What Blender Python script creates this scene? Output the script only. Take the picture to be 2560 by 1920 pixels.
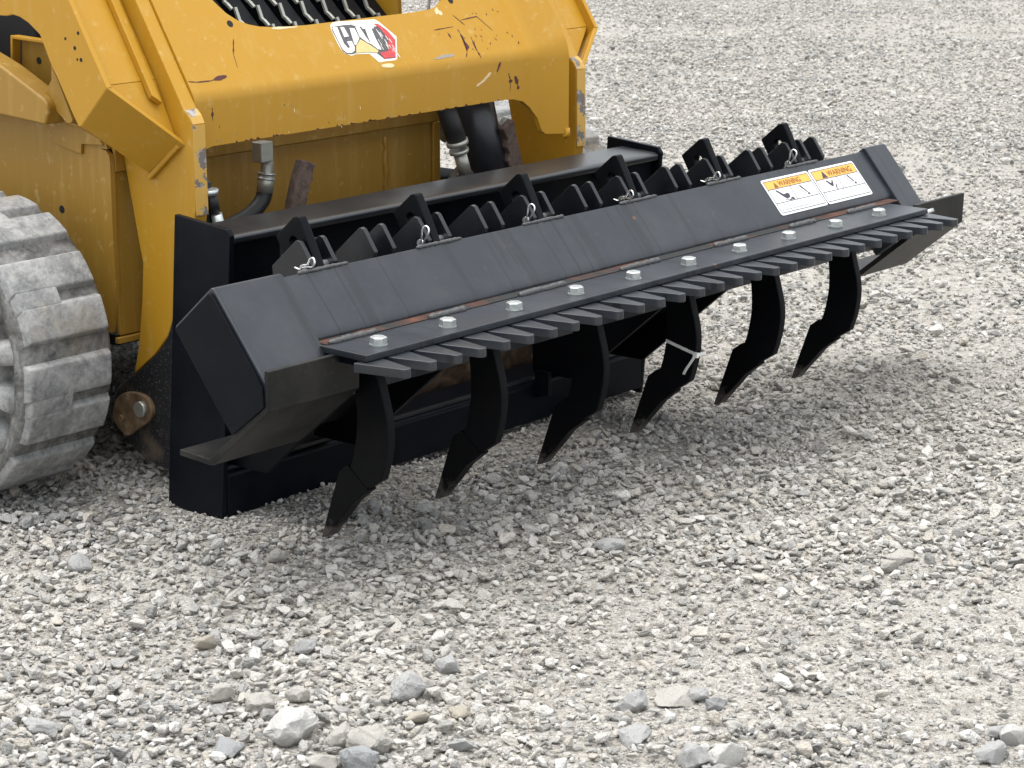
import bpy, bmesh, math, random
import numpy as np
from mathutils import Vector, Matrix

random.seed(7); rng = np.random.default_rng(11)
for o in list(bpy.data.objects): bpy.data.objects.remove(o)
S = bpy.context.scene
COL = S.collection

# ------------------------------------------------------------------ camera
cd = bpy.data.cameras.new('camera'); cam = bpy.data.objects.new('camera', cd); COL.objects.link(cam)
cam.location = (-2.76693, -2.8487, 1.35994); cam.rotation_euler = (1.31354861, 0, -0.8579299)
cd.sensor_width = 36; cd.lens = 5676 / 2560 * 36; cd.clip_end = 2000; cd.clip_start = .05
cd.dof.use_dof = True; cd.dof.focus_distance = 4.5; cd.dof.aperture_fstop = 20
S.camera = cam

# ------------------------------------------------------------------ sky and sun (bright overcast)
W = bpy.data.worlds.new('World'); S.world = W; W.use_nodes = True
wn = W.node_tree.nodes; wl = W.node_tree.links
sky = wn.new('ShaderNodeTexSky'); sky.sky_type = 'NISHITA'; sky.sun_disc = False
SUN_EL, SUN_AZ = math.radians(82), math.radians(330)
sky.sun_elevation = SUN_EL; sky.sun_rotation = SUN_AZ; sky.dust_density = 4; sky.air_density = 1.0; sky.ozone_density = 1
bw = wn.new('ShaderNodeRGBToBW'); mx = wn.new('ShaderNodeMix'); mx.data_type = 'RGBA'; mx.inputs[0].default_value = .86
wl.new(sky.outputs[0], bw.inputs[0]); wl.new(sky.outputs[0], mx.inputs[6]); wl.new(bw.outputs[0], mx.inputs[7])
cl = wn.new('ShaderNodeMix'); cl.data_type = 'RGBA'; cl.inputs[0].default_value = .68; cl.inputs[7].default_value = (5.9, 6.2, 6.5, 1)   # thick even cloud
wl.new(mx.outputs[2], cl.inputs[6])
bg = wn['Background']; bg.inputs[1].default_value = .092
wl.new(cl.outputs[2], bg.inputs[0])
sl = bpy.data.lights.new('sun', 'SUN'); sl.energy = 1.5; sl.angle = math.radians(75); sl.color = (1, .97, .92)
sun = bpy.data.objects.new('sun', sl); COL.objects.link(sun)
sd = Vector((math.sin(SUN_AZ) * math.cos(SUN_EL), math.cos(SUN_AZ) * math.cos(SUN_EL), math.sin(SUN_EL)))
sun.rotation_euler = sd.to_track_quat('Z', 'Y').to_euler(); sun.location = (0, 0, 8)
S.view_settings.view_transform = 'Standard'; S.view_settings.look = 'None'; S.view_settings.gamma = 1
S.view_settings.exposure = 1.45
S.render.engine = 'CYCLES'
S.cycles.max_bounces = 5; S.cycles.diffuse_bounces = 3; S.cycles.glossy_bounces = 3; S.cycles.transmission_bounces = 1
S.cycles.caustics_reflective = False; S.cycles.caustics_refractive = False

# ------------------------------------------------------------------ material helpers
def new_mat(name):
    m = bpy.data.materials.new(name); m.use_nodes = True
    return m, m.node_tree.nodes, m.node_tree.links, m.node_tree.nodes['Principled BSDF']
class NT:
    def __init__(s, name):
        s.m, s.n, s.l, s.b = new_mat(name)
        s.pos = s.n.new('ShaderNodeNewGeometry').outputs['Position']
    def link(s, a, b): s.l.new(a, b)
    def mapped(s, scale=(1, 1, 1), src=None):
        k = s.n.new('ShaderNodeMapping'); k.inputs['Scale'].default_value = scale
        s.l.new(src or s.pos, k.inputs[0]); return k.outputs[0]
    def noise(s, scale, detail=4, rough=.55, vec=None, dist=0):
        k = s.n.new('ShaderNodeTexNoise'); k.inputs['Scale'].default_value = scale
        k.inputs['Detail'].default_value = detail; k.inputs['Roughness'].default_value = rough
        k.inputs['Distortion'].default_value = dist
        s.l.new(vec or s.pos, k.inputs['Vector']); return k.outputs['Fac']
    def ramp(s, fac, stops, interp='LINEAR'):
        k = s.n.new('ShaderNodeValToRGB'); k.color_ramp.interpolation = interp
        e = k.color_ramp.elements
        while len(e) < len(stops): e.new(.5)
        for el, (p, c) in zip(e, stops):
            el.position = p; el.color = (*c, 1) if len(c) == 3 else c
        s.l.new(fac, k.inputs[0]); return k.outputs[0]
    def step(s, fac, a, b): return s.ramp(fac, [(a, (0, 0, 0)), (b, (1, 1, 1))])
    def mix(s, fac, a, b):
        k = s.n.new('ShaderNodeMix'); k.data_type = 'RGBA'
        for sock, v in ((k.inputs[0], fac), (k.inputs[6], a), (k.inputs[7], b)):
            if isinstance(v, (int, float)): sock.default_value = v
            elif isinstance(v, tuple): sock.default_value = (*v, 1)
            else: s.l.new(v, sock)
        return k.outputs[2]
    def math(s, op, a, b=None):
        k = s.n.new('ShaderNodeMath'); k.operation = op
        for i, v in enumerate((a, b)):
            if v is None: continue
            if isinstance(v, (int, float)): k.inputs[i].default_value = v
            else: s.l.new(v, k.inputs[i])
        return k.outputs[0]
    def base(s, v): 
        if isinstance(v, tuple): s.b.inputs['Base Color'].default_value = (*v, 1)
        else: s.l.new(v, s.b.inputs['Base Color'])
    def rough(s, v):
        if isinstance(v, (int, float)): s.b.inputs['Roughness'].default_value = v
        else: s.l.new(v, s.b.inputs['Roughness'])
    def bump(s, h, strength=.3, dist=.002):
        k = s.n.new('ShaderNodeBump'); k.inputs['Strength'].default_value = strength; k.inputs['Distance'].default_value = dist
        s.l.new(h, k.inputs['Height']); s.l.new(k.outputs[0], s.b.inputs['Normal'])

def black_paint(name, base, dust, dustamt, rough, spec=.5, streak=False):
    t = NT(name)
    n1 = t.noise(9, 6, .65); n2 = t.noise(70, 4, .6); n3 = t.noise(2.2, 3)
    f = t.math('MULTIPLY', t.step(n1, .42, .78), dustamt)
    f = t.math('ADD', f, t.math('MULTIPLY', t.step(n2, .62, .72), dustamt * .7))
    c = t.mix(f, base, dust)
    if streak:
        v = t.mapped((26, .6, .6)); s1 = t.noise(1, 2, .5, v)
        v2 = t.mapped((90, 1.2, 1.2)); s2 = t.noise(1, 2, .5, v2)
        k = t.math('MULTIPLY', t.step(s1, .60, .612), .45)
        k = t.math('MAXIMUM', k, t.math('MULTIPLY', t.step(s2, .66, .675), .75))
        c = t.mix(k, c, (.004, .005, .007))
        r = t.math('MULTIPLY', t.step(t.noise(11, 3, .5), .765, .79), t.step(t.noise(60, 3), .40, .55))
        c = t.mix(t.math('MULTIPLY', r, .75), c, (.16, .07, .03))
        chip = t.step(t.noise(130, 2, .5), .745, .76)
        c = t.mix(t.math('MULTIPLY', chip, .5), c, (.02, .02, .022))
    t.base(c)
    t.rough(t.math('ADD', t.math('MULTIPLY', n3, .18), rough - .06))
    t.b.inputs['Specular IOR Level'].default_value = spec
    t.bump(t.noise(420, 2, .5), .05, .001)
    return t.m
M = {}  # one black paint, in copies toned for lit and shaded parts
M['black'] = black_paint('black_paint', (.0022, .0034, .0062), (.030, .031, .033), .14, .34, .13)
M['beam'] = black_paint('black_paint_skylit', (.015, .019, .026), (.056, .060, .066), .40, .36, .60, True)  # same black paint, paler: sky sheen put partly into its colour
M['pocket'] = black_paint('black_paint_pocket', (.003, .0045, .0075), (.045, .048, .052), .30, .33, .62)
t = NT('worn_ripper_point'); sx = t.n.new('ShaderNodeSeparateXYZ'); t.link(t.pos, sx.inputs[0])
a = t.noise(45, 4, .65); w_ = t.math('ADD', t.math('MULTIPLY', sx.outputs[2], -9.0), t.math('ADD', a, .42))        # paint scoured off towards the tip
t.base(t.mix(t.math('MULTIPLY', t.step(w_, .30, .52), .8), (.0015, .002, .003), t.mix(t.noise(120, 3), (.045, .042, .04), (.13, .115, .10)))); t.rough(.5); t.b.inputs['Specular IOR Level'].default_value = .12; t.bump(a, .25, .002); M['point'] = t.m
M['rail'] = black_paint('black_paint_lit_rail', (.008, .010, .013), (.040, .038, .036), .45, .30, .62)  # same black paint, paler for sky-lit rail edges; brightness put into colour
M['shank'] = black_paint('black_paint_shank', (.0016, .0022, .0036), (.014, .014, .015), .25, .46, .12)  # same black paint, darker: shade under the beam put into colour
M['mill'] = black_paint('mill_scale_steel', (.008, .0085, .009), (.058, .053, .046), .55, .45, .22)

def yellow_paint(name, base, dustamt=.3, chips=.5):
    t = NT(name)
    n1 = t.noise(3.5, 6, .65); n2 = t.noise(45, 5, .6); st = t.noise(1, 5, .6, t.mapped((38, 38, 3)))
    c = t.mix(t.math('MULTIPLY', n1, .35), base, tuple(b * .78 for b in base))
    c = t.mix(t.math('MULTIPLY', t.step(st, .52, .75), dustamt), c, (.50, .33, .10))
    c = t.mix(t.math('MULTIPLY', t.step(n2, .60, .72), dustamt * .8), c, (.64, .49, .24))
    big = t.step(t.noise(4.2, 2), .50, .60)
    small = t.step(t.noise(85, 3, .5), .70, .715)
    c = t.mix(t.math('MULTIPLY', t.math('MULTIPLY', big, small), chips), c, (.10, .045, .035))
    sv = t.mapped((150, 150, 9)); s = t.step(t.noise(1, 2, .5, sv), .745, .76)
    c = t.mix(t.math('MULTIPLY', t.math('MULTIPLY', s, big), .35), c, (.66, .56, .36))
    t.base(c); t.rough(t.math('ADD', t.math('MULTIPLY', n1, .2), .36)); t.b.inputs['Specular IOR Level'].default_value = .38
    t.bump(t.noise(260, 2), .04, .001)
    return t.m
M['yellow'] = yellow_paint('loader_yellow_paint', (.46, .242, .018), .30, .3)
M['yellow_dusty'] = yellow_paint('loader_yellow_dusty', (.33, .185, .028), .42, .35)
# worn front edges of the arms: big flakes of paint gone to primer and rust
t = NT('chipped_yellow_paint')
k = t.step(t.noise(19, 5, .6, None, .4),   .53, .545); k2 = t.step(t.noise(42, 4), .5, .56)
c = t.mix(t.noise(5), (.60, .36, .07), (.50, .29, .06))
c = t.mix(k, c, t.mix(k2, (.16, .14, .13), (.34, .31, .28)))
t.base(c); t.rough(.5); t.bump(t.math('SUBTRACT', 1, k), .4, .0015); M['chipped'] = t.m

def simple(name, col, rough=.5, metal=0, spec=.5, n=None, var=.25, bump=0):
    t = NT(name)
    f = t.noise(n or 40, 5, .6)
    t.base(t.mix(f, tuple(x * (1 - var) for x in col), tuple(min(1, x * (1 + var)) for x in col)))
    t.rough(rough); t.b.inputs['Metallic'].default_value = metal; t.b.inputs['Specular IOR Level'].default_value = spec
    if bump: t.bump(f, bump, .003)
    return t.m
M['zinc'] = simple('zinc_plated_steel', (.55, .58, .575), .38, .75, .5, 120, .35, .15)
M['zinc_bright'] = simple('bright_pin_steel', (.8, .84, .84), .25, .9)
M['steel'] = simple('grey_fitting_steel', (.40, .40, .36), .45, .6, .5, 60, .25)
M['rubber'] = simple('hose_rubber', (.016, .017, .018), .55)
M['chrome_black'] = simple('cylinder_black', (.014, .016, .021), .35, 0, .6)
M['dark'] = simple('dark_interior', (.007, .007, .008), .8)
M['weld'] = simple('weld_bead', (.055, .056, .058), .45, 0, .6, 160, .6, .8)
t = NT('rust'); a = t.noise(26, 5, .65); b = t.noise(5.5, 2)
t.base(t.mix(t.step(b, .47, .53), (.010, .012, .012), t.ramp(a, [(.3, (.014, .009, .008)), (.5, (.055, .018, .009)), (.75, (.12, .042, .018))]))); t.rough(.85); t.bump(a, .5, .003); M['rust'] = t.m
M['rusty_iron'] = simple('rusty_iron', (.10, .070, .058), .85, 0, .3, 75, .95, 1.0)
M['white_plastic'] = simple('white_plastic', (.75, .76, .74), .4)
M['white'] = simple('decal_white', (.82, .83, .83), .35, 0, .5, 20, .02)
M['orange'] = simple('decal_orange', (.86, .42, .075), .4, 0, .5, 120, .08)
M['ink'] = simple('decal_ink', (.035, .03, .045), .4)
M['brown_ink'] = simple('decal_brown_ink', (.20, .075, .02), .4)
M['grey_ink'] = simple('decal_grey_ink', (.30, .33, .36), .4, 0, .5, 300, .3)
M['line_ink'] = simple('decal_line_ink', (.11, .11, .12), .4)
M['red'] = simple('decal_red', (.55, .065, .07), .45, 0, .4, 110, .35)
M['logo_dark'] = simple('decal_charcoal', (.10, .10, .11), .5, 0, .4, 140, .75)
M['logo_white'] = simple('decal_faded_white', (.84, .82, .76), .45, 0, .4, 60, .05)
M['logo_tan'] = simple('decal_worn_tan', (.66, .50, .22), .5, 0, .4, 90, .2)
M['chip'] = simple('bare_rusty_chip', (.085, .03, .03), .7, 0, .3, 130, .4)
M['scuff'] = simple('grey_scuff', (.30, .27, .22), .6, 0, .3, 130, .35)
M['pale_scuff'] = simple('pale_scuff', (.70, .55, .34), .6, 0, .3, 130, .1)
# dried mud on the coupler
t = NT('dried_mud'); a = t.noise(28, 6, .65, None, .6)
t.base(t.ramp(a, [(.3, (.02, .014, .010)), (.5, (.10, .06, .035)), (.72, (.20, .14, .09))])); t.rough(.9); t.bump(a, .9, .008); M['mud'] = t.m
t = NT('pin_boss_dirty'); a = t.noise(30, 5, .6)
t.base(t.ramp(a, [(.3, (.09, .055, .03)), (.55, (.20, .13, .07)), (.75, (.42, .38, .32))])); t.rough(.65); t.bump(a, .5, .004); M['boss'] = t.m
t = NT('black_paint_muddy'); a = t.noise(230, 3, .6); b_ = t.noise(9, 4)
t.base(t.mix(t.step(b_, .55, .7), t.mix(t.step(a, .60, .70), (.012, .013, .016), (.20, .18, .155)), (.11, .085, .06))); t.rough(.5); t.bump(a, .4, .002); M['muddy'] = t.m
# track rubber caked with limestone dust
def dusty(name, lo, mid, hi, tan):
    t = NT(name); a = t.noise(17, 8, .72, None, .6); b = t.noise(85, 5, .65); d = t.noise(6, 4)
    c = t.ramp(t.math('ADD', t.math('MULTIPLY', a, .7), t.math('MULTIPLY', b, .3)), [(.38, lo), (.47, mid), (.58, hi)])
    c = t.mix(t.math('MULTIPLY', t.step(d, .58, .68), .6), c, tan)
    t.base(c); t.rough(.9); t.b.inputs['Specular IOR Level'].default_value = .25
    t.bump(t.math('ADD', t.math('MULTIPLY', a, .5), b), .6, .004); return t.m
M['track'] = dusty('dusty_track_rubber', (.17, .172, .174), (.26, .262, .262), (.39, .388, .38), (.31, .27, .215))
M['track_low'] = dusty('dusty_track_groove', (.075, .075, .074), (.14, .138, .134), (.25, .247, .24), (.22, .175, .125))

# ------------------------------------------------------------------ mesh helpers
def finish(name, bm, mat, parent=None, bevel=0, smooth=False, seg=2, loc=None):
    bmesh.ops.recalc_face_normals(bm, faces=bm.faces)
    me = bpy.data.meshes.new(name); bm.to_mesh(me); bm.free()
    return place(name, me, mat, parent, bevel, smooth, seg, loc)
def place(name, me, mat=None, parent=None, bevel=0, smooth=False, seg=2, loc=None):
    o = bpy.data.objects.new(name, me); COL.objects.link(o)
    if mat and not me.materials: me.materials.append(mat)
    if smooth:
        for p in me.polygons: p.use_smooth = True
    if bevel:
        b = o.modifiers.new('bevel', 'BEVEL'); b.width = bevel; b.segments = seg; b.limit_method = 'ANGLE'; b.angle_limit = math.radians(38)
        for p in me.polygons: p.use_smooth = True
        w = o.modifiers.new('wn', 'WEIGHTED_NORMAL'); w.keep_sharp = True
    if loc is not None: o.location = loc
    if parent is not None:
        o.parent = parent
        base = parent.get('_w', None)
        if base is not None: o.location = Vector(o.location) - Vector(base)
    return o
def thing(name, label, cat, loc, group=None):
    o = bpy.data.objects.new(name, None); COL.objects.link(o); o.location = loc; o.empty_display_size = .1
    o['label'] = label; o['category'] = cat; o['_w'] = list(loc)
    if group: o['group'] = group
    return o
def prism_bm(pts, axis, a, b, bm=None):
    bm = bm or bmesh.new()
    f = {'x': lambda p, t: (t, p[0], p[1]), 'y': lambda p, t: (p[0], t, p[1]), 'z': lambda p, t: (p[0], p[1], t)}[axis]
    A = [bm.verts.new(f(p, a)) for p in pts]; B = [bm.verts.new(f(p, b)) for p in pts]
    bm.faces.new(A); bm.faces.new(B[::-1])
    for i in range(len(pts)):
        j = (i + 1) % len(pts); bm.faces.new((A[i], B[i], B[j], A[j]))
    return bm
def prism(name, pts, axis, a, b, mat, parent=None, bevel=.002, **k):
    return finish(name, prism_bm(pts, axis, a, b), mat, parent, bevel, **k)
def box(name, x0, x1, y0, y1, z0, z1, mat, parent=None, bevel=.002, **k):
    return prism(name, [(x0, y0), (x1, y0), (x1, y1), (x0, y1)], 'z', z0, z1, mat, parent, bevel, **k)
def uvprism_bm(pts, O, U, V, N, a, b, bm=None):
    bm = bm or bmesh.new(); O, U, V, N = map(Vector, (O, U, V, N))
    A = [bm.verts.new(O + U * p[0] + V * p[1] + N * a) for p in pts]; B = [bm.verts.new(O + U * p[0] + V * p[1] + N * b) for p in pts]
    bm.faces.new(A); bm.faces.new(B[::-1])
    for i in range(len(pts)):
        j = (i + 1) % len(pts); bm.faces.new((A[i], B[i], B[j], A[j]))
    return bm
def tube_bm(path, r, n=10, bm=None, caps=True):
    bm = bm or bmesh.new(); P = [Vector(p) for p in path]; rs = r if isinstance(r, (list, tuple)) else [r] * len(P)
    up = None; rings = []
    for i, p in enumerate(P):
        d = (P[min(i + 1, len(P) - 1)] - P[max(i - 1, 0)]).normalized()
        if up is None:
            up = d.orthogonal().normalized()
        up = (up - d * up.dot(d)).normalized(); s = d.cross(up)
        rings.append([bm.verts.new(p + (up * math.cos(2 * math.pi * k / n) + s * math.sin(2 * math.pi * k / n)) * rs[i]) for k in range(n)])
    for a, b in zip(rings, rings[1:]):
        for k in range(n): bm.faces.new((a[k], a[(k + 1) % n], b[(k + 1) % n], b[k]))
    if caps: bm.faces.new(rings[0][::-1]); bm.faces.new(rings[-1])
    return bm
def tube(name, path, r, mat, parent=None, n=10, **k):
    o = finish(name, tube_bm(path, r, n), mat, parent, **k)
    for p in o.data.polygons: p.use_smooth = len(p.vertices) == 4
    return o
def smooth_path(pts, n=6):
    P = [Vector(p) for p in pts]; out = []
    for i in range(len(P) - 1):
        p0, p1, p2, p3 = P[max(i - 1, 0)], P[i], P[i + 1], P[min(i + 2, len(P) - 1)]
        for k in range(n):
            t = k / n
            out.append(.5 * ((2 * p1) + (p2 - p0) * t + (2 * p0 - 5 * p1 + 4 * p2 - p3) * t * t + (3 * p1 - p0 - 3 * p2 + p3) * t ** 3))
    out.append(P[-1]); return out
def smooth2(pts, n=5): return [(v.x, v.y) for v in smooth_path([(a, b, 0) for a, b in pts], n)]
def text_bm(txt, size, O, U, V, N, off, bm=None, xs=1.0):
    cu = bpy.data.curves.new('txt', 'FONT'); cu.body = txt; cu.size = size; cu.align_x = 'LEFT'; cu.fill_mode = 'FRONT'; cu.offset = size * .018
    ob = bpy.data.objects.new('txt', cu); COL.objects.link(ob)
    me = bpy.data.meshes.new_from_object(ob.evaluated_get(bpy.context.evaluated_depsgraph_get()))
    bpy.data.objects.remove(ob); bpy.data.curves.remove(cu)
    bm = bm or bmesh.new(); O, U, V, N = map(Vector, (O, U, V, N))
    vs = [bm.verts.new(O + U * (v.co.x * xs) + V * v.co.y + N * off) for v in me.vertices]
    for p in me.polygons: bm.faces.new([vs[i] for i in p.vertices])
    bpy.data.meshes.remove(me); return bm

# ------------------------------------------------------------------ ground
def height(x, y):
    x = np.asarray(x, float); y = np.asarray(y, float)
    h = .010 * np.sin(1.3 * x + .7 * y + .4) + .008 * np.sin(-1.9 * x + 2.3 * y + 1.1) + .006 * np.sin(4.1 * x + 3.2 * y) + .005 * np.sin(6.7 * x - 5.1 * y + 2) + .004 * np.sin(11 * x + 9 * y + .6)
    r = np.hypot(x, y); return h * np.clip(1.3 - r / 60, 0, 1) - .026
def gax(lo, hi, st, far): 
    inner = np.arange(lo, hi + st / 2, st); g = st * 1.5 * 1.35 ** np.arange(1, 26); g = np.cumsum(g); g = g[g < far]
    return np.concatenate([lo - g[::-1], inner, hi + g])
gx = gax(-4, 14, .08, 500); gy = gax(-5, 12, .08, 500)
GX, GY = np.meshgrid(gx, gy, indexing='ij'); GZ = height(GX, GY)
nv = len(gy); verts = np.stack([GX, GY, GZ], -1).reshape(-1, 3)
I, J = np.meshgrid(np.arange(len(gx) - 1), np.arange(len(gy) - 1), indexing='ij'); q = (I * nv + J).ravel()
faces = np.stack([q, q + nv, q + nv + 1, q + 1], -1)
me = bpy.data.meshes.new('gravel_ground'); me.from_pydata(verts.tolist(), [], faces.tolist()); me.update()
t = NT('gravel_fines')
a = t.noise(2.3, 3, .6); b = t.noise(95, 2, .7); vor = t.n.new('ShaderNodeTexVoronoi'); vor.inputs['Scale'].default_value = 75; t.link(t.pos, vor.inputs['Vector'])
v2 = t.n.new('ShaderNodeTexVoronoi'); v2.inputs['Scale'].default_value = 190; t.link(t.pos, v2.inputs['Vector'])
c = t.ramp(a, [(.35, (.29, .26, .21)), (.65, (.44, .41, .352))])
rv = t.n.new('ShaderNodeSeparateColor'); t.link(vor.outputs['Color'], rv.inputs[0])
c = t.mix(.45, c, t.ramp(rv.outputs[0], [(0, (.16, .16, .165)), (.4, (.36, .35, .335)), (1, (.66, .65, .635))]))
rv2 = t.n.new('ShaderNodeSeparateColor'); t.link(v2.outputs['Color'], rv2.inputs[0])
c = t.mix(.35, c, t.ramp(rv2.outputs[0], [(0, (.20, .18, .16)), (1, (.62, .59, .55))]))
t.base(c); t.rough(.95); t.b.inputs['Specular IOR Level'].default_value = .2
hgt = t.math('ADD', t.math('MULTIPLY', vor.outputs['Distance'], -.9), t.math('ADD', t.math('MULTIPLY', v2.outputs['Distance'], -.4), t.math('MULTIPLY', b, .5)))
t.bump(hgt, 1.0, .012); M['fines'] = t.m
g = place('gravel_ground', me, M['fines'], smooth=True); g['kind'] = 'structure'

# stone material: each stone its own tone
t = NT('limestone_chips')
oi = t.n.new('ShaderNodeObjectInfo')
tc = t.n.new('ShaderNodeTexCoord')
tone = t.ramp(oi.outputs['Random'], [(0, (.11, .118, .126)), (.09, (.19, .197, .204)), (.26, (.32, .322, .322)), (.44, (.43, .42, .405)), (.56, (.49, .465, .425)), (.64, (.40, .365, .315)), (.72, (.47, .46, .445)), (.88, (.55, .54, .525)), (1, (.64, .635, .62))])
a = t.noise(2.2, 2, .65, tc.outputs['Object']); d = t.noise(38, 1, .6)
tone = t.mix(t.math('MULTIPLY', t.step(a, .45, .68), .45), tone, (.56, .54, .50))
tone = t.mix(t.math('MULTIPLY', d, .22), tone, (.42, .385, .335))
dz = t.step(t.noise(.9, 3, .6, t.mapped((1, 1, .1))), .42, .62)
tone = t.mix(t.math('MULTIPLY', dz, .36), tone, (.55, .515, .465))
tone = t.mix(.05, tone, t.mix(.5, tone, (.50, .44, .34)))
t.base(tone); t.rough(.88); t.b.inputs['Specular IOR Level'].default_value = .3
t.bump(t.noise(7, 2, .65, tc.outputs['Object']), .45, .05); M['stone'] = t.m

def stone_mesh(name, seed, npts, squash, bev, mat, noise=0, sub=0):
    r = np.random.default_rng(seed); bm = bmesh.new()
    P = r.normal(size=(npts, 3)); P /= np.linalg.norm(P, axis=1)[:, None]; P *= r.uniform(.78, 1.0, (npts, 1))
    P *= np.array([1.0, r.uniform(.62, .92), r.uniform(*squash)]) * .5
    for p in P: bm.verts.new(p)
    res = bmesh.ops.convex_hull(bm, input=bm.verts)
    bmesh.ops.delete(bm, geom=list({e for e in res['geom_interior'] + res['geom_unused'] if isinstance(e, bmesh.types.BMVert)}), context='VERTS')
    bmesh.ops.dissolve_limit(bm, angle_limit=math.radians(16), verts=bm.verts, edges=bm.edges)
    if bev: bmesh.ops.bevel(bm, geom=list(bm.edges), offset=bev, segments=1, affect='EDGES', clamp_overlap=True)
    if sub:
        bmesh.ops.triangulate(bm, faces=bm.faces)
        bmesh.ops.subdivide_edges(bm, edges=bm.edges, cuts=sub, use_grid_fill=True)
        bmesh.ops.smooth_vert(bm, verts=bm.verts, factor=.22, use_axis_x=True, use_axis_y=True, use_axis_z=True)
        from mathutils import noise as mn
        for v in bm.verts:
            v.co *= 1 + noise * mn.fractal(v.co * 5 + Vector((seed, 0, 0)), .8, 2.1, 4)
    bmesh.ops.recalc_face_normals(bm, faces=bm.faces)
    me = bpy.data.meshes.new(name); bm.to_mesh(me); bm.free(); me.materials.append(mat)
    if sub:
        for p in me.polygons: p.use_smooth = True
        me.set_sharp_from_angle(angle=math.radians(24))
    return me
protos = bpy.data.collections.new('stone_shapes')
NP = 26
for i in range(NP):
    o = bpy.data.objects.new('stone_%02d' % i, stone_mesh('stone', 100 + i, 11 + i % 9, (.42, .75), .045, M['stone'])); protos.objects.link(o)

CAM = np.array(cam.location[:2]); FWD = math.atan2(math.cos(-0.8579299), -math.sin(-0.8579299))
def wedge(n, d0, d1, half):
    r = np.sqrt(rng.uniform(d0 * d0, d1 * d1, n)); a = FWD + rng.uniform(-half, half, n)
    return np.stack([CAM[0] + r * np.cos(a), CAM[1] + r * np.sin(a)], -1), r
def patch(P):
    x, y = P[:, 0], P[:, 1]
    v = 1.3 * np.sin(.62 * x + 1.05 * y + .8) + 1.1 * np.sin(1.15 * x - .75 * y + 2.4) + np.sin(2.1 * x + 1.3 * y) + np.sin(-1.7 * x + 2.9 * y + 1.7) + .8 * np.sin(5.3 * x + 3.7 * y + .3) + .8 * np.sin(-4.1 * x + 6.1 * y + 2.2) + .5 * np.sin(11 * x + 8 * y) + .5 * np.sin(9 * x - 12 * y + 1)
    return np.clip(.74 + .20 * v, .24, 1)
layers = []
def layer(dens, d0, d1, s0, s1, power, keep=1.0):
    half = .55 if d1 <= 10 else .44; n = int(dens * half * (d1 * d1 - d0 * d0)); P, r = wedge(n, d0, d1, half)
    m = rng.random(n) < (patch(P) * keep + (1 - keep)); P = P[m]; n = len(P)
    s = s0 + (s1 - s0) * rng.random(n) ** power
    layers.append((P, s))
layer(60, 1.7, 15, .032, .054, 2.0)
layer(1500, 1.7, 8.5, .018, .034, 1.5)
layer(1000, 8.5, 18, .017, .030, 1.4)
layer(150, 2.0, 4.8, .026, .046, 1.6)
layer(3600, 1.7, 10, .011, .021, 1.0)
layer(900, 10, 18, .014, .022, 1.0)
layer(3600, 1.9, 6.2, .006, .011, 1.0, .5)
layer(3000, 2.2, 4.6, .004, .006, 1.0, .3)
P = np.concatenate([l[0] for l in layers]); sz = np.concatenate([l[1] for l in layers]); n = len(P)
ROCKS = [(-0.612, -0.548, 0.072), (-0.356, -0.545, 0.057), (-0.309, -0.543, 0.027), (-0.558, -0.337, 0.041), (-0.557, -0.426, 0.044), (-0.487, -0.438, 0.033), (-0.574, -0.617, 0.038), (-0.564, -0.669, 0.052), (-0.702, -0.512, 0.038), (-0.428, -0.639, 0.039), (-0.23, -0.516, 0.036), (-0.462, -0.759, 0.03), (-0.639, -0.649, 0.041), (-0.612, -0.69, 0.051), (-0.363, -0.664, 0.029), (-0.314, 0.318, 0.041), (-0.813, -0.224, 0.054), (-0.077, 0.048, 0.034), (-0.43, -0.161, 0.035), (-0.339, -0.3, 0.033), (-0.226, -1.068, 0.048), (-0.257, -1.032, 0.042), (-0.135, -0.825, 0.041), (-0.243, -0.909, 0.046), (-0.07, -0.855, 0.056), (-0.042, -0.885, 0.033), (-0.056, -0.922, 0.027), (0.123, -1.322, 0.028), (0.034, -1.359, 0.043), (0.398, -0.359, 0.056), (0.713, -0.79, 0.053), (0.115, -1.349, 0.04), (0.656, -0.798, 0.033)]
keep = np.ones(n, bool)
for rx, ry, rw in ROCKS: keep &= np.hypot(P[:, 0] - rx, P[:, 1] - ry) > rw * .42 + sz * .3
P = P[keep]; sz = sz[keep]; n = len(P)
sc = sz[:, None] * np.stack([rng.uniform(.85, 1.2, n), rng.uniform(.8, 1.15, n), rng.uniform(.75, 1.15, n)], -1)
rot = np.stack([rng.normal(0, .35, n), rng.normal(0, .35, n), rng.uniform(0, 6.283, n)], -1)
near = (P[:, 0] > -.06) & (P[:, 0] < 1.4) & (P[:, 1] > .14) & (P[:, 1] < .48) & (sz > .019)
P = P[~near]; sz = sz[~near]; sc = sc[~near]; rot = rot[~near]; n = len(P)
z = height(P[:, 0], P[:, 1]) + sz * rng.uniform(.06, .44, n)
me = bpy.data.meshes.new('gravel'); me.vertices.add(n)
me.vertices.foreach_set('co', np.column_stack([P, z]).astype(np.float32).ravel())
for nm, ty, arr in (('scl', 'FLOAT_VECTOR', sc), ('rot', 'FLOAT_VECTOR', rot)):
    at = me.attributes.new(nm, ty, 'POINT'); at.data.foreach_set('vector', arr.astype(np.float32).ravel())
at = me.attributes.new('idx', 'INT', 'POINT'); at.data.foreach_set('value', rng.integers(0, NP, n).astype(np.int32))
gravel = bpy.data.objects.new('gravel', me); COL.objects.link(gravel)
gravel['kind'] = 'stuff'; gravel['label'] = 'loose grey limestone gravel spread over the whole yard'; gravel['category'] = 'gravel'
ng = bpy.data.node_groups.new('scatter', 'GeometryNodeTree')
ng.interface.new_socket('Geometry', in_out='INPUT', socket_type='NodeSocketGeometry'); ng.interface.new_socket('Geometry', in_out='OUTPUT', socket_type='NodeSocketGeometry')
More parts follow.
